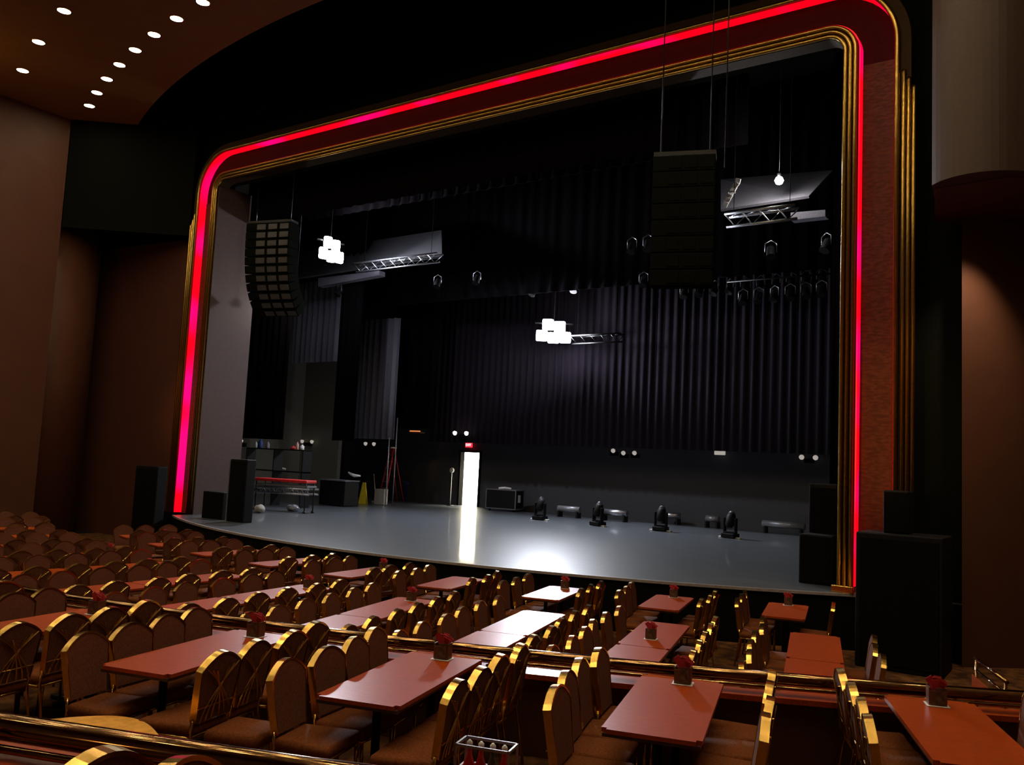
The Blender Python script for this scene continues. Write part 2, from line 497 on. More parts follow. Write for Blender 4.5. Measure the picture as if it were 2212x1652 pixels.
# sauce bottle rack near the camera
p = pol(29.12, 22.93, Z0 + 0.75)
t = thing('sauce_rack', 'grey rack of red sauce bottles at the bottom edge of the frame', 'rack', (p.x, p.y, Z0 + 0.748), math.radians(16))
b = nb(); box(b, (0, 0, 0.006), (0.17, 0.09, 0.012))
for sx in (-1, 1):
    for sy in (-1, 1): box(b, (sx * 0.082, sy * 0.042, 0.085), (0.006, 0.006, 0.16))
for zz in (0.165, 0.09):
    for sy in (-1, 1): box(b, (0, sy * 0.042, zz), (0.17, 0.006, 0.008))
    for sx in (-1, 1): box(b, (sx * 0.082, 0, zz), (0.006, 0.09, 0.008))
obj('wire_rack', b, M_greymetal, t)
for i, x in enumerate((-0.055, -0.018, 0.019, 0.056)):
    b = nb(); lathe(b, [(0.017, 0.012), (0.018, 0.02), (0.018, 0.10), (0.008, 0.13), (0.007, 0.15)], 12, (x, 0, 0))
    bo = obj('bottle', b, (M_redglass, M_redglass, M_menu, M_redglass)[i], t)
    b = nb(); lathe(b, [(0.010, 0.15), (0.009, 0.165), (0.003, 0.172)], 10, (x, 0, 0)); obj('bottle_cap', b, M_white, bo)
# upholstered stool and curved bench
p = pol(26.35, 17.95, ZA)
t = thing('padded_stool', 'orange-brown padded stool standing in the gap behind the nearest rail', 'stool', p, math.radians(18))
b = nb(); box(b, (0, 0, 0.435), (0.40, 0.38, 0.10), bev=0.04)
for f in b.faces: f.smooth = True
obj('seat', b, M_seat, t)
for sx in (-1, 1):
    for sy in (-1, 1):
        b = nb(); tube(b, [(sx * 0.16, sy * 0.15, 0.39), (sx * 0.17, sy * 0.16, 0)], 0.012, 6); obj('leg', b, M_brass, t)
p = pol(26.85, 16.2, ZA)
t = thing('curved_bench', 'long bench with a rounded cushion coloured as if lit orange, just behind the nearest rail', 'bench', p, math.radians(22))
b = nb()
out = [(-0.48 + 0.96 * i / 16, 0.05 + 0.30 * math.sin(PI * i / 16)) for i in range(17)] + [(0.48, -0.05), (-0.48, -0.05)]
top = [b.verts.new((x, y, 0.47)) for x, y in out]; bot = [b.verts.new((x, y, 0.41)) for x, y in out]
b.faces.new(top); b.faces.new(bot[::-1])
for i in range(len(out)): b.faces.new((top[i], bot[i], bot[(i + 1) % len(out)], top[(i + 1) % len(out)]))
obj('cushion', b, mat('lit_cushion', (0.75, 0.36, 0.05), 0.8), t)  # bright amber colour stands in for light falling on the cushion
b = nb(); box(b, (0, 0.03, 0.205), (0.85, 0.10, 0.405), bev=0.01); obj('base', b, M_caddy, t)

# ------------------------------------------------------------------ stage
ZS = 0.90


def stage_y(x):      # curved front edge
    return 30.45 - math.sqrt(max(0.1, 18.0 ** 2 - (x + 12.9) ** 2))


XL, XR = -21.3, -3.35
b = nb(); n = 60; fr = [(XL + (XR - XL) * i / n) for i in range(n + 1)]
tp = [b.verts.new((x, stage_y(x), ZS)) for x in fr] + [b.verts.new((XR, 15.3, ZS)), b.verts.new((-1.95, 15.3, ZS)), b.verts.new((-1.95, 15.8, ZS)), b.verts.new((0.9, 15.8, ZS)), b.verts.new((0.9, 31, ZS)), b.verts.new((-31, 31, ZS)), b.verts.new((-31, 15.3, ZS)), b.verts.new((XL, 15.3, ZS))]
bt = [b.verts.new((v.co.x, v.co.y, 0)) for v in tp]
b.faces.new(tp); b.faces.new(bt[::-1])
N = len(tp)
for i in range(N): b.faces.new((tp[i], bt[i], bt[(i + 1) % N], tp[(i + 1) % N]))
b.faces.ensure_lookup_table()
so = struct('floor_stage', b, M_stage); so.data.materials.append(M_black)
for pl in so.data.polygons:
    if abs(pl.normal.z) < 0.5: pl.material_index = 1
b = nb()
pts = [Vector((x, stage_y(x) - 0.012, ZS - 0.022)) for x in fr]
A = []
for i, p in enumerate(pts):
    A.append([b.verts.new(p + Vector((0, dy, dz))) for dy, dz in ((-0.02, -0.02), (-0.02, 0.026), (0.03, 0.026), (0.03, -0.02))])
for i in range(len(A) - 1):
    for k in range(4): b.faces.new((A[i][k], A[i][(k + 1) % 4], A[i + 1][(k + 1) % 4], A[i + 1][k]))
struct('trim_3', b, M_lip)

# ------------------------------------------------------------------ proscenium frame
PXL, PXR, PZT = -22.45, -2.75, 11.6


def ppath(d, z0l=ZS, z0r=ZS, n=12, y=0.0):
    R = max(0.05, 1.38 - d); xl, xr, zt = PXL + d, PXR - d, PZT - d
    pts = [(xl, z0l)]
    for i in range(n + 1):
        a = PI - PI / 2 * i / n; pts.append((xl + R + R * math.cos(a), zt - R + R * math.sin(a)))
    for i in range(n + 1):
        a = PI / 2 - PI / 2 * i / n; pts.append((xr - R + R * math.cos(a), zt - R + R * math.sin(a)))
    pts.append((xr, z0r))
    return [Vector((x, y, z)) for x, z in pts]


def ribbon(bm, secs, closed=True, **k):     # secs: list of (d, y) swept along the frame
    P = [ppath(d, y=y, **k) for d, y in secs]; n = len(secs)
    V = [[bm.verts.new(p) for p in row] for row in P]
    for i in range(n if closed else n - 1):
        a, c = V[i], V[(i + 1) % n]
        for j in range(len(a) - 1):
            f = bm.faces.new((a[j], a[j + 1], c[j + 1], c[j]))


t = thing('proscenium_frame', 'tall rounded gold stage frame with red glowing channels', 'stage frame', (-12.6, 15.2, 0))
OFF = Vector((-12.6, 15.2, 0))


def fobj(name, b, m, parent=t):
    for v in b.verts: v.co -= OFF
    return obj(name, b, m, parent)


b = nb(); ribbon(b, [(0.22, 15.42), (0.85, 15.42), (0.85, 15.50), (0.22, 15.50)]); fobj('channel_lining', b, mat('dark_channel', (0.04, 0.006, 0.006), 0.8, spec=0.1))
for xa_, xb_ in ((PXL + 0.25, PXL + 0.82), (PXR - 0.82, PXR - 0.25)):
    b = nb(); box(b, ((xa_ + xb_) / 2, 15.41, (ZS + 10.0) / 2), (xb_ - xa_, 0.03, 10.0 - ZS)); fobj('side_panel', b, M_panel)
b = nb(); ribbon(b, [(0.0, 15.16), (0.22, 15.16), (0.22, 15.5), (0.0, 15.5)]); om = fobj('outer_moulding', b, M_bronze)
b = nb(); ribbon(b, [(0.85, 15.16), (1.10, 15.16), (1.10, 15.5), (0.85, 15.5)]); im = fobj('inner_moulding', b, M_bronze)
b = nb(); ribbon(b, [(0.222, 15.15), (0.240, 15.15), (0.240, 15.42), (0.222, 15.42)]); l1 = fobj('outer_red_light', b, M_led); l1['label'] = 'red glowing strip round the outer edge of the channel'
b = nb(); ribbon(b, [(0.825, 15.19), (0.845, 15.19), (0.845, 15.40), (0.825, 15.40)]); l2 = fobj('inner_red_light', b, M_led)
for d in (0.89, 0.975, 1.06):
    b = nb(); tube(b, ppath(d, z0l=ZS, z0r=1.02, y=15.13), 0.038, 8)
    o = fobj('rib', b, M_gold, im); o.parent = im
b = nb(); tube(b, ppath(0.212, z0r=ZS, y=15.125), 0.046, 8); o = fobj('rib', b, M_gold, om)
for d, zt2 in ((0.11, 9.6), (0.03, 9.45), (-0.05, 9.3)):
    for x in (PXL + d, PXR - d):
        b = nb(); tube(b, [(x, 15.13, ZS), (x, 15.13, zt2), (x, 15.16, zt2 + 0.05)], 0.038, 8); fobj('rib', b, M_gold, om)
b = nb(); box(b, (PXR - 0.975, 15.08, ZS + 0.06), (0.36, 0.16, 0.12), bev=0.015); fobj('plinth', b, M_brass)

# walls around the frame
b = nb()
YW = 15.5
def wbox(x0, x1, z0, z1, y0=YW, y1=YW + 0.25): box(b, ((x0 + x1) / 2, (y0 + y1) / 2, (z0 + z1) / 2), (x1 - x0, y1 - y0, z1 - z0))
wbox(-31, PXL + 1.08, 0, 17); wbox(PXR - 1.08, -1.95, 0, 17); wbox(PXL + 1.08, PXR - 1.08, PZT - 1.08, 17)
struct('wall_front', b, M_fascia)
# splayed side walls
def vquad(bm, p, q, z0, z1, th=0.2):
    p = Vector((p[0], p[1], 0)); q = Vector((q[0], q[1], 0)); d = (q - p); L = d.length; d.normalize()
    nrm = Vector((-d.y, d.x, 0)); c = (p + q) / 2 + nrm * th / 2
    box(bm, (c.x, c.y, (z0 + z1) / 2), (L, th, z1 - z0), Matrix.Rotation(math.atan2(d.y, d.x), 3, 'Z'))


b = nb(); vquad(b, (-25.25, 12.75), (-22.5, 15.1), 9.0, 17, 0.4); struct('wall_upper_left', b, M_fascia)
b = nb(); vquad(b, (-27.6, 14.9), (-22.5, 15.4), 0, 9.0, 0.2); struct('wall_splay_left', b, M_wallred)
b = nb(); vquad(b, (-25.3, -9), (-25.3, 12.75), 0, 14, 0.3)
for v in b.verts: pass
struct('wall_left', b, M_wallwarm)
b = nb(); box(b, (2.2, 2, 7), (0.3, 24, 14)); struct('wall_right', b, M_wallwarm)
b = nb(); box(b, (-12, -9.1, 7), (30, 0.3, 14)); struct('wall_back', b, M_wallred)
# round column at the left, tan drum and panel at the right
def cyl(bm, cx, cy, r, z0, z1, n=64):
    lathe(bm, [(r, z0), (r, z1)], n, (cx, cy, 0))


b = nb(); vquad(b, (-27.6, 12.6), (-27.6, 15.2), 0, 14, 0.2); struct('wall_recess_left', b, M_wallred)
p = at(205, 700, 14.6); hd = Vector((p.x, p.y, 0)).normalized(); lf = Vector((-hd.y, hd.x, 0)); c = p + lf * 1.5
b = nb(); cyl(b, c.x, c.y, 1.5, 0, 9.4); struct('wall_column_left', b, M_wallwarm)
# rounded hanging wall and the set-back panel under it, right of the frame
AX, RX = Vector((-0.574, 0.819, 0)), Vector((0.819, 0.574, 0))
def prf(outline, z0, z1):
    bm = nb(); A = [bm.verts.new(p + Vector((0, 0, z0))) for p in outline]; B = [bm.verts.new(p + Vector((0, 0, z1))) for p in outline]
    bm.faces.new(A[::-1]); bm.faces.new(B); n = len(A)
    for i in range(n):
        f = bm.faces.new((A[i], A[(i + 1) % n], B[(i + 1) % n], B[i]))
    return bm


cc = AX * 12.1 + RX * (5.88 + 0.75); outl = []
for i in range(13):
    a = PI - PI / 2 * i / 12; outl.append(cc + RX * (0.75 * math.cos(a)) - AX * (0.75 * math.sin(a)))
outl += [cc + RX * 1.9 - AX * 0.75, cc + RX * 1.9 + AX * 1.6, cc + RX * 0.15 + AX * 1.6]
bm = prf(outl, 7.0, 16); o = struct('wall_drum_right', bm, mat('shaded_tan_wall', (0.055, 0.026, 0.013), 0.6))  # tan wall colour darkened here to offset the nearby ceiling light
p0, p1 = AX * 13.5 + RX * 7.04, AX * 13.8 + RX * 9.6
struct('wall_panel_right', prf([p0, p1, p1 + AX * 0.25, p0 + AX * 0.25 + RX * 0.16], 0, 7.0), M_wallwarm)
q0, q1 = AX * 12.2 + RX * 5.9, AX * 12.2 + RX * 8.4
struct('ceiling_soffit_right', prf([q0 - AX * 0.6 + RX * 0.75, q1 - AX * 0.8, q1 + AX * 1.9, q0 + AX * 1.6 + RX * 0.85, q0 + RX * 0.08], 6.985, 7.0), M_wallred)

# ceiling with curved edge and recessed downlights
CCY, CR = 40.4, 28.6
b = nb(); n = 60; xs = [-25.4 + 27.6 * i / n for i in range(n + 1)]
e = [(x, CCY - math.sqrt(CR ** 2 - (x + 12.9) ** 2)) for x in xs]
tp = [b.verts.new((x, y, 12.65)) for x, y in e] + [b.verts.new((2.2, -9, 12.65)), b.verts.new((-25.4, -9, 12.65))]
bt = [b.verts.new((v.co.x, v.co.y, 12.25)) for v in tp]
b.faces.new(tp); b.faces.new(bt[::-1]); N = len(tp)
for i in range(N): b.faces.new((tp[i], bt[i], bt[(i + 1) % N], tp[(i + 1) % N]))
struct('ceiling', b, M_ceil)
b = nb(); box(b, (-12, 11, 17.1), (32, 12, 0.2)); struct('ceiling_upper', b, M_fascia)


def make_down():
    t = thing('recessed_downlight', 'x', 'ceiling light')
    b = nb(); lathe(b, [(0.135, -0.012), (0.165, -0.012), (0.17, 0.0), (0.135, 0.0)], 24, cap=False); obj('trim_ring', b, M_brass, t)
    b = nb(); lathe(b, [(0.002, -0.008), (0.133, -0.008), (0.133, -0.004), (0.002, -0.004)], 24); obj('lens', b, M_lens, t)
    return t


down = make_down(); first = True
k = 0
for row, (R, step, a0, a1) in enumerate(((30.0, 2.2, -21.2, 23), (31.8, 3.8, -18.7, 24), (33.8, 3.5, -17, 25), (35.8, 3.3, -17, 25), (37.8, 3.1, -16, 24), (39.8, 3.0, -14, 22), (42.5, 4.5, -12, 20))):
    a = a0; i = 0
    while a <= a1:
        x = -12.9 + R * math.sin(math.radians(a)); y = CCY - R * math.cos(math.radians(a))
        lab = 'round recessed ceiling light, %s from left in the %s curved row' % (ORD[min(i, 12)] if i < 13 else 'one of the last', ORD[row])
        vis = in_frame((x, y, 12.25), 10)
        if not vis: lab = 'round recessed ceiling light out of view above the audience'
        if first: o = down; o.location = (x, y, 12.25); o['label'] = lab; o['group'] = 'recessed ceiling lights'; first = False
        else: o = dup(down, (x, y, 12.25), 0, lab, 'recessed ceiling lights')
        en = DOWN_W * (0.55 if row == 0 else 1.0)
        lamp('downlight_beam', 'SPOT', (x, y, 12.2), en, (1.0, 0.74, 0.45), (x, y, 0), 0.12, math.radians(84), 0.7)
        a += step; i += 1
# warm wall lamps at the rear of the hall and added unseen spots
for x in (-20, -13, -6): lamp('rear_wall_lamp', 'AREA', (x, -8.7, 4.2), 14, (1.0, 0.55, 0.2), (x, 8, 3.5), 0.5)
lamp('added_wall_light_left', 'SPOT', (-23.4, 7.5, 0.6), 60, (1.0, 0.5, 0.22), (-25.2, 11.5, 7), 0.1, math.radians(70), 0.9)  # unseen spot added to warm the left wall
lamp('added_ceiling_glow', 'SPOT', (-23.2, 7.3, 10.6), 60, (1.0, 0.55, 0.12), (-22.4, 8.6, 12.2), 0.15, math.radians(120), 1.0)  # unseen lamp added for the orange glow on the ceiling corner
lamp('added_jamb_light', 'SPOT', (-8, -8.5, 4.3), 5500, (1.0, 0.50, 0.12), (-3.3, 15.2, 3.7), 0.25, math.radians(9), 0.9)  # unseen narrow spot added to put amber on the right jamb alone
lamp('added_jamb_light', 'SPOT', (-15, -8.5, 4.3), 5500, (1.0, 0.50, 0.12), (-22.0, 15.2, 3.7), 0.25, math.radians(8), 0.9)  # matching spot added for the left jamb
lamp('added_panel_light', 'SPOT', (-1.42, 14.45, 6.9), 330, (1.0, 0.74, 0.52), (-1.95, 15.05, 4.8), 0.08, math.radians(66), 1.0)  # unseen lamp added to brighten the left edge of the panel


# ------------------------------------------------------------------ inside the stage house
b = nb(); box(b, (-12.5, 29.9, 7), (37, 0.2, 14)) if False else None
DX0, DX1 = at(994, 1050, 29.0).x, at(1034, 1050, 29.0).x
DZ1 = at(1014, 977, 29.0).z
b = nb()
def wb(x0, x1, z0, z1, y0, y1): box(b, ((x0 + x1) / 2, (y0 + y1) / 2, (z0 + z1) / 2), (x1 - x0, y1 - y0, z1 - z0))
wb(-31, DX0, ZS, 16, 29.0, 29.2); wb(DX1, 1, ZS, 16, 29.0, 29.2); wb(DX0, DX1, DZ1, 16, 29.0, 29.2)
struct('wall_stage_back', b, M_backwall)
b = nb(); wb(-31.2, -31, 0, 16, 15.6, 31); struct('wall_stage_left', b, M_brick)
b = nb(); wb(0.9, 1.1, 0, 16, 15.6, 31); struct('wall_stage_right', b, M_black)
b = nb(); wb(-31, 1, 16, 16.2, 15.6, 31); struct('ceiling_stage', b, M_black)
# bright corridor behind the door
b = nb()
wb(DX0 - 0.6, DX1 + 0.6, 0.8, ZS, 29.2, 32); wb(DX0 - 0.7, DX0 - 0.6, ZS, 3.6, 29.2, 32); wb(DX1 + 0.6, DX1 + 0.7, ZS, 3.6, 29.2, 32); wb(DX0 - 0.7, DX1 + 0.7, 3.6, 3.7, 29.2, 32); wb(DX0 - 0.7, DX1 + 0.7, ZS, 3.6, 31.9, 32.0)
struct('wall_corridor', b, mat('corridor_white', (0.9, 0.88, 0.78), 0.6, emit=None))
lamp('corridor_lamp', 'AREA', ((DX0 + DX1) / 2, 30.3, 3.5), 900, (1, 0.97, 0.86), ((DX0 + DX1) / 2, 31.5, 1.5), 0.8)
b = nb(); wb(DX0 - 0.08, DX0, ZS, DZ1 + 0.08, 28.93, 29.2); wb(DX1, DX1 + 0.08, ZS, DZ1 + 0.08, 28.93, 29.2); wb(DX0, DX1, DZ1, DZ1 + 0.08, 28.93, 29.2)
struct('door_1', b, M_black)
# pale reveal just inside the left jamb, stage-left block wall section
b = nb(); wb(-21.46, -21.32, ZS, 10.4, 15.17, 16.65); struct('wall_reveal_left', b, mat('pale_reveal', (0.07, 0.036, 0.027), 0.7))
p0, p1 = at(622, 860, 27.5), at(728, 860, 27.5)
b = nb(); wb(p0.x - 0.3, p1.x + 0.3, ZS, 11, 27.5, 27.7); struct('wall_block_section', b, M_brick)


def drape(name, x0, x1, y, z0, z1, m, label, group=None, amp=0.09, pitch=0.32):
    b = nb(); n = max(8, int((x1 - x0) / pitch * 8)); cols = []
    for i in range(n + 1):
        x = x0 + (x1 - x0) * i / n; ph = 2 * PI * (x - x0) / pitch
        yy = amp * math.sin(ph + 0.5 * math.sin(x * 2.3)) * (0.75 + 0.25 * math.sin(x * 5.1))
        cols.append([b.verts.new((x - (x0 + x1) / 2, yy + s * 0.008, z)) for z, s in ((z0, -1), (z1, -1), (z1, 1), (z0, 1))])
    for i in range(n):
        for k in range(4):
            f = b.faces.new((cols[i][k], cols[i][(k + 1) % 4], cols[i + 1][(k + 1) % 4], cols[i + 1][k])); f.smooth = k in (0, 2)
    b.faces.new(cols[0]); b.faces.new(cols[-1][::-1])
    o = obj(name, b, m, None, ((x0 + x1) / 2, y, 0))
    return tag(o, label, 'curtain', group)


def dpx(name, xa, xb, ya, yb, Y, m, label, zt=None, **k):
    pa, pb = at(xa, (ya + yb) / 2, Y), at(xb, (ya + yb) / 2, Y); xm = (xa + xb) / 2
    return drape(name, pa.x, pb.x, Y, at(xm, yb, Y).z, zt if zt else at(xm, ya, Y).z, m, label, **k)


dpx('stage_drape', 524, 622, 640, 948, 18.2, M_drape, 'black side drape next to the pale inner jamb on the left', zt=13)
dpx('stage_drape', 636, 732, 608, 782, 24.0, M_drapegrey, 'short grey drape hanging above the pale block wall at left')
dpx('stage_drape', 728, 776, 600, 952, 22.5, M_drape, 'narrow black drape between the two grey drapes on the left', zt=13)
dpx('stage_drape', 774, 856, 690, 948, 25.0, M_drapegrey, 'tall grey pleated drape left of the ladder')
dpx('stage_drape', 852, 948, 500, 925, 26.0, M_drape, 'black pleated drape above the orange lit shelf', zt=13)
dpx('stage_drape', 940, 1800, 500, 968, 27.2, mat('back_curtain_cloth', (0.024, 0.019, 0.026), 0.95, spec=0.0), 'wide dark pleated curtain across the back of the stage', zt=13, pitch=0.30, amp=0.05)
p = at(1800, 700, 20.0)
dpx('stage_drape', 1796, 1850, 300, 1100, 18.5, M_drape, 'black side drape at the right edge of the stage opening', zt=13)
# overhead borders
for (Y, z, lab) in ((16.3, 9.5, 'front black border drape across the top of the stage opening'), (20.5, 11.0, 'middle black border drape above the lit batten'), (24.5, 8.6, 'rear black border drape above the back curtain')):
    if Y < 17:
        drape('border_drape', -21.3, -7.6, Y, z, 12.5, M_drape, lab, pitch=0.45, amp=0.05)
    elif Y < 21: drape('border_drape', -27, -7.5, Y, z, 13.5, M_drape, lab, pitch=0.45, amp=0.05)
    else: drape('border_drape', -30, 0, Y, z, 13.5, M_drape, lab, pitch=0.5, amp=0.05)
def slab(name, pts, th, m, label, cat):
    P = [Vector(p) for p in pts]; c = sum(P, Vector()) / len(P); n = (P[1] - P[0]).cross(P[2] - P[0]).normalized() * th
    bm = nb(); A = [bm.verts.new(p - c) for p in P]; B = [bm.verts.new(p - c + n) for p in P]
    bm.faces.new(A); bm.faces.new(B[::-1]); k = len(P)
    for i in range(k): bm.faces.new((A[i], B[i], B[(i + 1) % k], A[(i + 1) % k]))
    return tag(obj(name, bm, m, None, c), label, cat)


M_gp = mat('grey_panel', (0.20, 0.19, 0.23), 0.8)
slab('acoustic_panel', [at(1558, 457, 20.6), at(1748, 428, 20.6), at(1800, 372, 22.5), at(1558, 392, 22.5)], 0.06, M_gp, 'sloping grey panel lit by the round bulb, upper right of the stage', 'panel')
slab('ceiling_panel', [at(640, 604, 21.8), at(955, 556, 21.8), at(955, 500, 23.2), at(640, 548, 23.2)], 0.06, mat('dim_grey_panel', (0.06, 0.06, 0.07), 0.8), 'dark grey overhead panel behind the left work light', 'panel')
slab('duct', [at(700, 622, 22.4), at(832, 598, 22.4), at(832, 588, 22.4), at(700, 604, 22.4)], 0.3, M_gp, 'pale grey duct under the silver truss at left', 'duct')
slab('duct', [at(1716, 482, 21), at(1790, 474, 21), at(1790, 460, 21), at(1716, 466, 21)], 0.3, M_gp, 'grey duct right of the silver truss at upper right', 'duct')
b = nb(); random.seed(3)
for i in range(7):
    box(b, (0.05 * i - 0.12, 0, 0.09 * i - 0.25), (0.13, 0.03, 0.12), Matrix.Rotation(0.6 + 0.3 * math.sin(i * 3), 3, 'Y') @ Matrix.Rotation(0.3 * math.cos(i), 3, 'X'))
tag(obj('crumpled_foil', b, M_white, None, at(1578, 418, 20.0)), 'crumpled white sheet at the left end of the lit upper right panel', 'sheet')


def batten(name, xa, ya, xb, yb, Y, label, nf=0, r=0.03, m=M_alu):
    a, c = at(xa, ya, Y), at(xb, yb, Y); z = (a.z + c.z) / 2; L = c.x - a.x
    t = thing(name, label, 'lighting truss', ((a.x + c.x) / 2, Y, z))
    for dy, dz in ((-0.15, 0.15), (0.15, 0.15), (0, -0.12)):
        b = nb(); tube(b, [(-L / 2, dy, dz), (L / 2, dy, dz)], r, 8); obj('chord', b, m, t)
    b = nb(); n = max(2, int(L / 0.4))
    for i in range(n):
        x0, x1 = -L / 2 + L * i / n, -L / 2 + L * (i + 1) / n
        tube(b, [(x0, -0.15, 0.15), ((x0 + x1) / 2, 0, -0.12), (x1, 0.15, 0.15)], r * 0.45, 5); tube(b, [(x0, 0.15, 0.15), (x1, -0.15, 0.15)], r * 0.45, 5)
    obj('lacing', b, m, t)
    for sx in (-0.4, 0.4):
        b = nb(); tube(b, [(sx * L, 0, 0.1), (sx * L, 0, 15.95 - z)], 0.008, 5); obj('hanging_wire', b, M_black, t)
    return t, a, c


t, a, c = batten('lighting_truss', 770, 580, 950, 558, 21.5, 'silver truss under the left work light')
t, a, c = batten('lighting_truss', 1570, 480, 1722, 460, 19.0, 'silver truss with white bulbs below the upper right panel', r=0.035)
batten('lighting_truss', 1236, 738, 1345, 728, 26.3, 'dark truss to the right of the centre work light', m=M_iron)


def worklight(x, y, Y, wd, n, label, tgt, power):
    p = at(x, y, Y)
    t = thing('work_light', label, 'work light', p)
    d = (Vector(tgt) - p); rz = math.atan2(d.x, -d.y)
    t.rotation_euler = (0, 0, rz)
    b = nb(); box(b, (0, 0.10, 0.30), (wd + 0.1, 0.06, 0.05)); obj('bracket', b, M_iron, t)
    b = nb(); tube(b, [(0, 0.10, 0.3), (0, 0.10, 15.95 - p.z)], 0.01, 5); obj('hanging_wire', b, M_black, t)
    for r in range(2):  # extra heads in two rows give the glare its bloom as shape
        for i in range(n - r):
            xo = -wd / 2 + wd * (i + 0.5 + 0.5 * r) / n; zz = -0.20 + 0.40 * r + 0.04 * math.cos(i * 2.3)
            b = nb(); box(b, (xo, 0.07, zz), (wd / n * 0.98, 0.12, 0.40), bev=0.03); h = obj('housing', b, M_iron, t)
            b = nb(); box(b, (xo, -0.01, zz), (wd / n * 0.95, 0.05, 0.385), bev=0.05); obj('lamp_glass', b, M_work, h)
    fwd = Vector((math.sin(rz), -math.cos(rz), 0)) * 0.1
    lamp('work_beam', 'AREA', p + fwd * 1.2, power * 0.75, (0.86, 0.9, 1.0), tgt, wd * 0.7)
    lamp('work_spill', 'POINT', p + fwd * 2.0 - Vector((0, 0, 0.3)), power * 0.22, (0.82, 0.84, 1.0), None, 0.2)
    return t


worklight(716, 540, 20.0, 0.9, 3, 'glaring white work light, its bloom built as extra heads, at upper left of the stage', (-12, 17, 1), WORK_W * 0.55)
worklight(1196, 716, 25.9, 1.25, 3, 'glaring white work light, its bloom built as extra heads, in front of the back curtain', (-10, 15, 1), WORK_W)


def bulb(x, y, Y, r, label, power, color=(1, 0.97, 0.9)):
    p = at(x, y, Y)
    t = thing('hanging_bulb', label, 'lamp', p)
    b = nb(); lathe(b, [(0.002, -r), (r * 0.7, -r * 0.7), (r, 0), (r * 0.7, r * 0.7), (0.002, r)], 16); obj('globe', b, M_bulb, t)
    b = nb(); lathe(b, [(r * 0.5, r * 0.7), (r * 0.5, r * 1.6), (0.01, r * 1.8)], 10); tube(b, [(0, 0, r * 1.7), (0, 0, 15.95 - p.z)], 0.006, 5); obj('socket', b, M_iron, t)
    lamp('bulb_light', 'POINT', p - Vector((0, r * 1.6, 0)), power, color, None, r)


bulb(1683, 390, 20.2, 0.11, 'round white bulb on the upper right panel of the stage', 90)
bulb(637, 667, 17.6, 0.085, 'small white bulb below the left speaker array', 40)

# speaker arrays
def line_array(x, y, Y, n, wd, hh, label, curve, rz, grille, ztop=16.0):
    p = at(x, y, Y)
    t = thing('speaker_array', label, 'loudspeaker', p, rz)
    pos = Vector((0, 0, 0)); ang = 0
    for i in range(n):
        ang += curve * (i / n) ** 1.3
        Rm = Matrix.Rotation(ang, 3, 'X')
        c = pos + Rm @ Vector((0, 0, -hh / 2))
        b = nb(); box(b, c, (wd, 0.5, hh * 0.96), Rm, bev=0.012); s = obj('speaker_box', b, M_fascia, t)
        b = nb()
        for sx in (-0.35, 0.3, 0.95): box(b, c + Rm @ Vector((sx * wd * 0.40, -0.256, 0)), (wd * 0.20, 0.012, hh * 0.66), Rm, bev=0.004)
        obj('grille', b, grille, s)
        pos = pos + Rm @ Vector((0, 0, -hh))
    b = nb(); box(b, (0, 0, 0.06), (wd, 0.35, 0.07)); 
    for sx in (-1, 1): tube(b, [(sx * wd * 0.4, 0, 0.05), (sx * wd * 0.4, 0, max(0.5, ztop - p.z))], 0.012, 5)
    obj('flying_frame', b, M_iron, t)


line_array(590, 486, 16.0, 11, 1.45, 0.235, 'curved hanging array of loudspeakers at the upper left of the stage', 0.2, math.radians(16), mat('grey_grille', (0.06, 0.06, 0.065), 0.5), 12)
line_array(1480, 345, 13.6, 8, 1.05, 0.28, 'dark hanging speaker cluster in front of the upper right opening', 0.03, math.radians(20), M_fascia, 16.5)


def cabinet(name, xa, xb, Y, z0, z1, dep, label, trim=False):
    pa, pb = at(xa, 1050, Y).x, at(xb, 1050, Y).x
    t = thing(name, label, 'loudspeaker', ((pa + pb) / 2, Y + dep / 2, z0))
    W = pb - pa
    b = nb(); box(b, (0, 0, (z1 - z0) / 2), (W, dep, z1 - z0), bev=0.02); obj('cabinet', b, M_blackgloss, t)
    b = nb(); box(b, (0, -dep / 2 - 0.008, (z1 - z0) / 2), (W * 0.9, 0.016, (z1 - z0) * 0.92), bev=0.004); obj('grille', b, M_black, t)
    if trim:
        b = nb(); box(b, (-W / 2 - 0.012, -dep / 2, (z1 - z0) / 2), (0.02, 0.03, z1 - z0)); obj('edge_trim', b, M_greymetal, t)
    return t


cabinet('floor_speaker', 494, 530, 14.6, ZS, ZS + 1.62, 0.3, 'tall black speaker cabinet on the left end of the stage', True)
cabinet('floor_speaker', 440, 484, 15.15 - 0.45, ZS, ZS + 0.72, 0.45, 'low black speaker beside the left jamb of the frame')
cabinet('floor_speaker', 1748, 1808, 16.3, ZS, ZS + 1.75, 0.7, 'black speaker cabinet standing inside the right jamb')
cabinet('floor_speaker', 1728, 1800, 15.75, ZS, ZS + 0.86, 0.5, 'low black speaker in front of the cabinet at right stage edge')
cabinet('subwoofer_stack', 1850, 2038, 13.9, 0, 1.98, 0.85, 'large black speaker block in front of the right jamb')
cabinet('monitor_speaker', 1908, 1962, 14.1, 1.98, 2.62, 0.45, 'small black speaker on top of the large block at right')
cabinet('floor_speaker', 290, 338, 14.0, 0, 2.2, 0.3, 'tall black speaker against the red-brown wall left of the frame')

# ---- things on the stage
def on_stage(x, y): return atz(x, y, ZS)


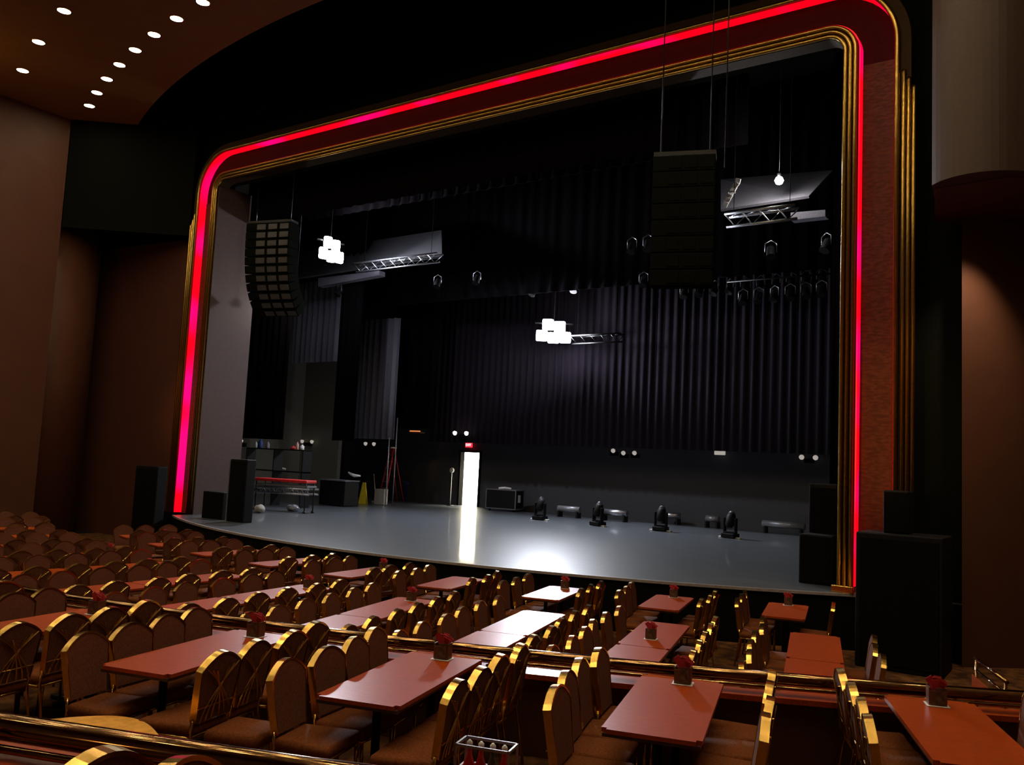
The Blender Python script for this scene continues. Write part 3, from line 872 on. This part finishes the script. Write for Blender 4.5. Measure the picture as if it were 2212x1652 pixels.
p = on_stage(612, 1104)
t = thing('equipment_cart', 'silver cart with a red padded top at the left of the stage', 'cart', p, math.radians(12))
b = nb(); box(b, (0, 0, 0.97), (2.0, 0.55, 0.09), bev=0.02); obj('red_pad', b, M_red, t)
b = nb(); box(b, (0.05, 0, 0.82), (1.95, 0.5, 0.05)); obj('shelf', b, M_greymetal, t)
b = nb()
for dz in (0.58, 0.74):
    for dy in (-0.24, 0.24): tube(b, [(-1.1, dy, dz), (1.1, dy, dz)], 0.03, 8)
for i in range(12):
    x0 = -1.1 + 2.2 * i / 12; tube(b, [(x0, -0.24, 0.58), (x0 + 0.09, -0.24, 0.74), (x0 + 0.18, -0.24, 0.58)], 0.012, 5)
obj('truss_frame', b, M_alu, t)
for sx in (-0.95, 0.95):
    for sy in (-0.22, 0.22):
        b = nb(); tube(b, [(sx, sy, 0.92), (sx, sy, 0.06)], 0.02, 6); lathe(b, [(0.05, 0.0), (0.05, 0.06)], 10, (sx, sy, 0)); obj('leg', b, M_iron, t)
for (x, y, s, m, l, hh) in ((560, 1108, 0.3, M_cardboard, 'pale crumpled bag on the floor under the cart', 0.25), (632, 1104, 0.38, M_greymetal, 'grey cable box on the floor under the right of the cart', 0.2)):
    p = on_stage(x, y)
    b = nb(); bmesh.ops.create_icosphere(b, subdivisions=3, radius=s / 2)
    for v in b.verts: v.co = Vector((v.co.x * 1.2, v.co.y, (v.co.z * hh / s + hh / 2) + 0.02 * math.sin(v.co.x * 40)))
    tag(obj('bag', b, m, None, p), l, 'bag')
p = on_stage(640, 1040)
t = thing('shelf_unit', 'dark shelf of bottles and clutter behind the red cart', 'shelf', (at(600, 1000, 20.5).x, 20.5, ZS))
b = nb()
for zz in (0.5, 1.2, 1.95): box(b, (0, 0, zz), (3.0, 0.4, 0.04))
for sx in (-1.48, 0, 1.48): box(b, (sx, 0, 0.98), (0.04, 0.4, 1.95))
obj('frame', b, M_iron, t)
for i, (dx, z, r, hh, m, l) in enumerate(((-1.25, 1.97, 0.05, 0.22, M_white, 'white bottle on the shelf left of the blue jug'), (-1.0, 1.97, 0.09, 0.32, M_blue, 'blue jug on the shelf behind the cart'), (-0.6, 1.97, 0.07, 0.24, M_cardboard, 'tan tin on the shelf right of the blue jug'),
        (0.75, 1.97, 0.1, 0.12, M_red, 'short red tub on the right of the shelf'), (0.95, 1.97, 0.05, 0.26, mat('pink_plastic', (0.6, 0.3, 0.25), 0.5), 'pink bottle beside the red tub'), (1.2, 1.97, 0.07, 0.18, M_white, 'white jar at the right end of the shelf'))):
    b = nb(); lathe(b, [(r * 0.95, 0), (r, 0.01), (r, hh * 0.7), (r * 0.4, hh * 0.85), (r * 0.4, hh)], 14)
    tag(obj('bottle', b, m, None, (t.location.x + dx, 20.5, ZS + z)), l, 'bottle', 'bottles on the stage shelf')
for (x, y, Y, l) in ((605, 1012, 22, 'white cloth draped over the dark case behind the cart'), (765, 1027, 23, 'white glove lying on the black case left of the yellow sign')):
    p = at(x, y, Y); b = nb(); tube(b, [(-0.3, 0, 0.1), (-0.15, 0, 0.04), (0.0, 0, 0.0), (0.3, 0, 0.0)], 0.05, 8, rads=[0.03, 0.05, 0.06, 0.03])
    tag(obj('cloth', b, M_white, None, p), l, 'cloth')
pa = on_stage(730, 1092)
t = thing('road_case', 'large black case left of the yellow floor sign', 'case', pa)
b = nb(); box(b, (0, 0, 0.48), (1.3, 0.7, 0.92), bev=0.02); obj('body', b, M_blackgloss, t)
b = nb(); box(b, (0, 0, 0.93), (1.34, 0.74, 0.04)); obj('lid_edge', b, M_greymetal, t)
p = on_stage(784, 1088)
t = thing('floor_sign', 'yellow folding caution sign standing left of the ladder', 'sign', p, math.radians(25))
for s in (-1, 1):
    b = nb(); prism(b, [(-0.15, 0), (0.15, 0), (0.06, 0.84), (-0.06, 0.84)], 0.02, Matrix.Translation((0, s * 0.13, 0)) @ Matrix.Rotation(s * 0.15, 4, 'X')); obj('panel', b, M_yellow, t)
p = on_stage(806, 1086)
t = thing('push_broom', 'wooden broom leaning between yellow sign and grey box', 'broom', p)
b = nb(); tube(b, [(-0.35, 0.3, 1.15), (0.15, 0, 0.07)], 0.016, 6); obj('handle', b, mat('pale_wood', (0.35, 0.25, 0.15), 0.6), t)
b = nb(); box(b, (0.15, 0, 0.045), (0.4, 0.08, 0.07), bev=0.01); obj('head', b, M_white, t)
p = on_stage(822, 1090)
b = nb(); box(b, (0, 0, 0.31), (0.42, 0.35, 0.60), bev=0.01); tag(obj('storage_box', b, M_cardboard, None, p, 0.3), 'pale grey box standing in front of the red ladder', 'box')
p = on_stage(840, 1083)
t = thing('step_ladder', 'red and yellow folding ladder left of the blue bin', 'ladder', p, math.radians(-20))
for s in (-1, 1):
    b = nb(); tube(b, [(s * 0.30, -0.35, 0), (s * 0.14, 0, 2.25)], 0.03, 6); obj('front_rail', b, M_red, t)
    b = nb(); tube(b, [(s * 0.30, 0.55, 0), (s * 0.14, 0.03, 2.25)], 0.022, 6); obj('rear_rail', b, M_red, t)
for i in range(7):
    z = 0.28 * (i + 1); u = z / 2.25; b = nb(); box(b, (0, -0.35 * (1 - u), z), (0.6 - 0.32 * u, 0.09, 0.03)); obj('step', b, M_alu if i < 5 else mat('tan_step', (0.5, 0.42, 0.25), 0.6), t)
b = nb(); box(b, (0, 0, 2.27), (0.34, 0.3, 0.06), bev=0.01); obj('top_cap', b, MAT['tan_step'], t)
b = nb()
p = on_stage(879, 1081)
t = thing('waste_bin', 'blue plastic bin right of the red ladder', 'bin', p)
b = nb(); lathe(b, [(0.20, 0), (0.25, 0.72), (0.27, 0.74), (0.27, 0.78)], 20); obj('body', b, M_blue, t)
b = nb(); lathe(b, [(0.28, 0.78), (0.24, 0.85), (0.01, 0.87)], 20); obj('lid', b, M_blue, t)
p = on_stage(972, 1092)
t = thing('microphone_stand', 'thin stand with a round pale head left of the lit doorway', 'stand', p)
b = nb(); lathe(b, [(0.16, 0), (0.16, 0.02), (0.015, 0.04)], 18); obj('base', b, M_iron, t)
b = nb(); tube(b, [(0, 0, 0.03), (0, 0, 1.35)], 0.018, 8); obj('pole', b, M_alu, t)
b = nb(); lathe(b, [(0.002, 1.33), (0.08, 1.38), (0.10, 1.46), (0.07, 1.54), (0.002, 1.57)], 16); obj('head', b, M_white, t)
for (x, Y, hgt, l) in ((838, 24.5, 2.6, 'thin grey pole standing just right of the ladder top'), (853, 25.2, 3.4, 'tall grey pole against the dark drape right of the ladder')):
    p = at(x, 1000, Y); b = nb(); tube(b, [(0, 0, 0), (0, 0, hgt)], 0.02, 8); tag(obj('pole', b, M_greymetal, None, (p.x, Y, ZS)), l, 'pole')
pa, pb = on_stage(1040, 1101), on_stage(1098, 1106)
t = thing('flight_case', 'black flight case with silver edges right of the lit doorway', 'case', (pa + pb) / 2 + Vector((0.1, 0.5, 0)), math.radians(10))
Wc, Dc, Hc = 1.25, 0.75, 0.72
b = nb(); box(b, (0, 0, 0.10 + Hc / 2), (Wc, Dc, Hc)); obj('body', b, M_blackgloss, t)
b = nb()
for sx in (-1, 1):
    for sy in (-1, 1):
        box(b, (sx * Wc / 2, sy * Dc / 2, 0.10 + Hc / 2), (0.035, 0.035, Hc + 0.03))
for zz in (0.10, 0.10 + Hc):
    for sy in (-1, 1): box(b, (0, sy * Dc / 2, zz), (Wc + 0.03, 0.035, 0.035))
    for sx in (-1, 1): box(b, (sx * Wc / 2, 0, zz), (0.035, Dc + 0.03, 0.035))
obj('metal_edging', b, M_alu, t)
b = nb(); box(b, (Wc / 2 + 0.012, -0.05, 0.5), (0.012, 0.22, 0.28)); obj('handle_plate', b, M_white, t)
for sx in (-1, 1):
    b = nb(); lathe(b, [(0.045, 0), (0.045, 0.09)], 10, (sx * 0.5, -0.28, 0)); obj('caster', b, M_iron, t)
b = nb(); tube(b, [(-0.1, -0.3, 0.86), (0.1, -0.2, 0.89), (0.35, -0.1, 0.86)], 0.05, 8); tag(obj('white_cloth', b, M_white, None, t.location), 'white cloth lying on the flight case', 'cloth')


def mover():
    t = thing('moving_light', 'x', 'stage light')
    b = nb(); box(b, (0, 0, 0.075), (0.42, 0.36, 0.13), bev=0.02); obj('base', b, M_blackgloss, t)
    b = nb(); box(b, (-0.26, 0, 0.02), (0.18, 0.12, 0.04), bev=0.01); box(b, (0.26, 0, 0.02), (0.18, 0.12, 0.04), bev=0.01); obj('base_feet', b, M_white, t)
    b = nb()
    for s in (-1, 1): box(b, (s * 0.18, 0, 0.36), (0.05, 0.13, 0.44), bev=0.015)
    box(b, (0, 0, 0.165), (0.40, 0.14, 0.05), bev=0.01); obj('yoke', b, M_blackgloss, t)
    b = nb(); lathe(b, [(0.08, -0.2), (0.13, -0.12), (0.14, 0.10), (0.10, 0.22)], 18, (0, 0, 0.50), Matrix.Rotation(-0.35, 3, 'X')); h = obj('lamp_head', b, M_blackgloss, t)
    b = nb()
    for k in range(3): 
        lathe(b, [(0.10 - 0.012 * k, 0.22 + 0.02 * k), (0.105 - 0.012 * k, 0.225 + 0.02 * k)], 16, (0, 0, 0.50), Matrix.Rotation(-0.35, 3, 'X'))
    obj('lens', b, M_alu, h)
    return t


mv = None
for i, (x, y) in enumerate(((1166, 1123), (1291, 1136), (1427, 1147), (1577, 1162), (1742, 1150))):
    l = 'black moving stage light on the floor, %s from left in the row' % ORD[i]
    p = on_stage(x, y)
    if mv is None: mv = mover(); mv.location = p; mv['label'] = l; mv['group'] = 'moving lights on the stage floor'
    else: dup(mv, p, random.uniform(-0.6, 0.6), l, 'moving lights on the stage floor')
st0 = None
for i, (xa, xb, yb) in enumerate(((1213, 1266, 1116), (1310, 1366, 1124), (1438, 1478, 1130), (1533, 1562, 1138), (1660, 1738, 1152))):
    pa, pb = on_stage(xa, yb), on_stage(xb, yb + 2); L = (pb - pa).length
    t = thing('strip_light', 'grey cylindrical strip light on the floor, %s from left behind the moving lights' % ORD[i], 'stage light', (pa + pb) / 2 + Vector((0, -0.35, 0)), 0.0, 'strip lights on the stage floor')
    b = nb(); tube(b, [(-L / 2, 0, 0.30), (L / 2, 0, 0.30)], 0.11, 14); obj('barrel', b, M_greymetal if i in (0, 3, 4) else M_alu, t)
    for sx in (-1, 1):
        b = nb(); box(b, (sx * L * 0.42, 0, 0.11), (0.06, 0.3, 0.22)); obj('stand', b, M_iron, t)
p = on_stage(1482, 1130)
b = nb(); box(b, (0, 0, 0.27), (0.5, 0.4, 0.52), bev=0.02); tag(obj('equipment_box', b, mat('dark_grey_case', (0.10, 0.10, 0.12), 0.6), None, p), 'dark grey box at the right of the third strip light', 'box')


def emergency(x, y, Y, lit, label, n=2, gap=24):
    p = at(x, y, Y); s = (at(x + gap, y, Y) - p).length
    t = thing('emergency_light', label, 'wall light', p, 0, 'emergency lights on the stage walls')
    b = nb(); box(b, (s / 2 if n > 1 else 0, 0.06, -0.10), (max(0.22, s * 0.7), 0.1, 0.14), bev=0.01); obj('housing', b, M_black, t)
    for i in range(n):
        b = nb(); lathe(b, [(0.03, 0.08), (0.08, 0.0), (0.085, -0.04), (0.002, -0.05)], 14, (s * i, 0, 0.02), Matrix.Rotation(-PI / 2 + 0.4, 3, 'X')); obj('lamp_head', b, M_headlit if lit else M_headlamp, t)


emergency(983, 936, 26.9, True, 'pair of lit emergency lamps above the red sign', gap=25)
emergency(653, 954, 27.3, False, 'pair of white emergency lamps above the cart, right of the bottles', gap=21)
emergency(790, 959, 27.6, False, 'pair of white emergency lamps left of the ladder top', gap=18)
emergency(520, 954, 19.5, False, 'single white emergency lamp by the pale inner jamb', n=1)
emergency(1325, 974, 28.8, False, 'leftmost of three small white lamps under the back curtain', n=1)
emergency(1347, 979, 28.8, False, 'middle of three small white lamps under the back curtain', n=1)
emergency(1371, 979, 28.8, False, 'rightmost of three small white lamps under the back curtain', n=1)
emergency(1732, 988, 28.8, False, 'pair of dim emergency lamps at the right end of the back wall', gap=30)
p = at(1555, 978, 28.8)
b = nb(); box(b, (0, 0, 0), (0.38, 0.1, 0.14), bev=0.02); tag(obj('wall_fixture', b, M_headlamp, None, p), 'small white box light on the back wall under the curtain', 'wall light')
p = at(1013, 961, 28.85)
t = thing('exit_sign', 'red glowing EXIT sign above the lit doorway', 'sign', p)
b = nb(); box(b, (0, 0, 0), (0.34, 0.06, 0.20), bev=0.01); obj('sign_box', b, M_exit, t)
fc = bpy.data.curves.new('exit_lettering', 'FONT'); fc.body = 'EXIT'; fc.size = 0.14; fc.align_x = 'CENTER'; fc.align_y = 'CENTER'; fc.extrude = 0.003
ft = bpy.data.objects.new('lettering_source', fc); COL.objects.link(ft); bpy.context.view_layer.update()
fm = bpy.data.meshes.new_from_object(ft.evaluated_get(bpy.context.evaluated_depsgraph_get())); bpy.data.objects.remove(ft)
fm.materials.clear(); fm.materials.append(M_exitlet)
fo = obj('lettering', None, None, t, (0, -0.036, 0), None, fm); fo.rotation_euler = (PI / 2, 0, 0)
p = at(897, 934, 26.6)
t = thing('lit_shelf', 'shelf with a small orange lamp below the black drape', 'shelf', p)
b = nb(); box(b, (0, 0, 0), (0.75, 0.3, 0.05)); obj('board', b, M_caddy, t)
b = nb(); box(b, (0, -0.02, 0.05), (0.5, 0.1, 0.05), bev=0.01); obj('amber_lamp', b, M_amber, t)


# hanging stage lanterns that catch the light
def lantern():
    t = thing('stage_lantern', 'x', 'stage light')
    b = nb(); lathe(b, [(0.06, 0.18), (0.10, 0.14), (0.11, -0.12), (0.125, -0.16)], 14, (0, 0, 0), Matrix.Rotation(-0.5, 3, 'X')); c = obj('can', b, M_blackgloss, t)
    b = nb(); lathe(b, [(0.002, -0.14), (0.10, -0.15)], 14, (0, 0, 0), Matrix.Rotation(-0.5, 3, 'X')); obj('lens', b, M_alu, c)
    b = nb(); tube(b, [(-0.14, 0, 0), (-0.14, 0, 0.22), (0, 0, 0.30), (0.14, 0, 0.22), (0.14, 0, 0)], 0.012, 6); obj('yoke', b, M_alu, t)
    return t


ln = None
spots = [(1478 + 33 * i, 633 - 3.4 * i, 25.0) for i in range(10)] + [(1605 + 34 * i, 646 - 3.5 * i, 24.2) for i in range(6)]
spots2 = [(945, 612, 22.5), (1030, 604, 23.0), (1152, 630, 25.0), (1240, 622, 25.0), (1390, 608, 23.5), (733, 630, 22), (1785, 530, 20.5), (1665, 545, 21), (1365, 535, 21), (1400, 530, 21)]
for i, (x, y, Y) in enumerate(spots + spots2):
    if i < 10: l = 'small stage lantern, %s from left in the upper row at right' % ORD[i]
    elif i < 16: l = 'small stage lantern, %s from left in the lower row at right' % ORD[i - 10]
    else: l = ['hanging stage light right of the left truss', 'hanging stage light left of centre, with curved bright yoke', 'stage light just above the centre work light', 'stage light right above the centre work light', 'stage light right of centre under the dark cluster',
               'stage light at the bottom of the left work light truss', 'stage light near the right edge below the lit panel', 'faint stage light below the silver right truss', 'faint stage light left below the dark cluster', 'faint stage light right below the dark cluster'][i - 16]
    p = at(x, y, Y)
    if ln is None: ln = lantern(); ln.location = p; ln['label'] = l; ln['group'] = 'hanging stage lanterns'
    else: dup(ln, p, random.uniform(-0.5, 0.5), l, 'hanging stage lanterns')
for i, (ys, Y) in enumerate(((620, 25.0), (634, 24.2))):
    pa, pb = at(1440 + 130 * i, 0 + ys + 8, Y), at(1800, ys - 26 + 8, Y)
    z = at(1630, ys - 6, Y).z + 0.32
    b = nb(); tube(b, [(-(pb.x - pa.x) / 2, 0, 0), ((pb.x - pa.x) / 2, 0, 0)], 0.025, 8)
    tag(obj('lighting_bar', b, M_iron, None, ((pa.x + pb.x) / 2, Y, z)), ('upper' if i == 0 else 'lower') + ' dark bar carrying the row of small lanterns at right', 'bar')
# hanging cable in front of the frame
p = at(1553, 300, 13.6)
b = nb(); tube(b, [(0, 0, 0), (0, 0, 6.5)], 0.012, 6); tag(obj('hanging_cable', b, M_iron, None, (p.x, 13.9, p.z - 0.4)), 'thin black cable hanging past the red strip at upper right', 'cable')
print('chairs', N_CH[0])
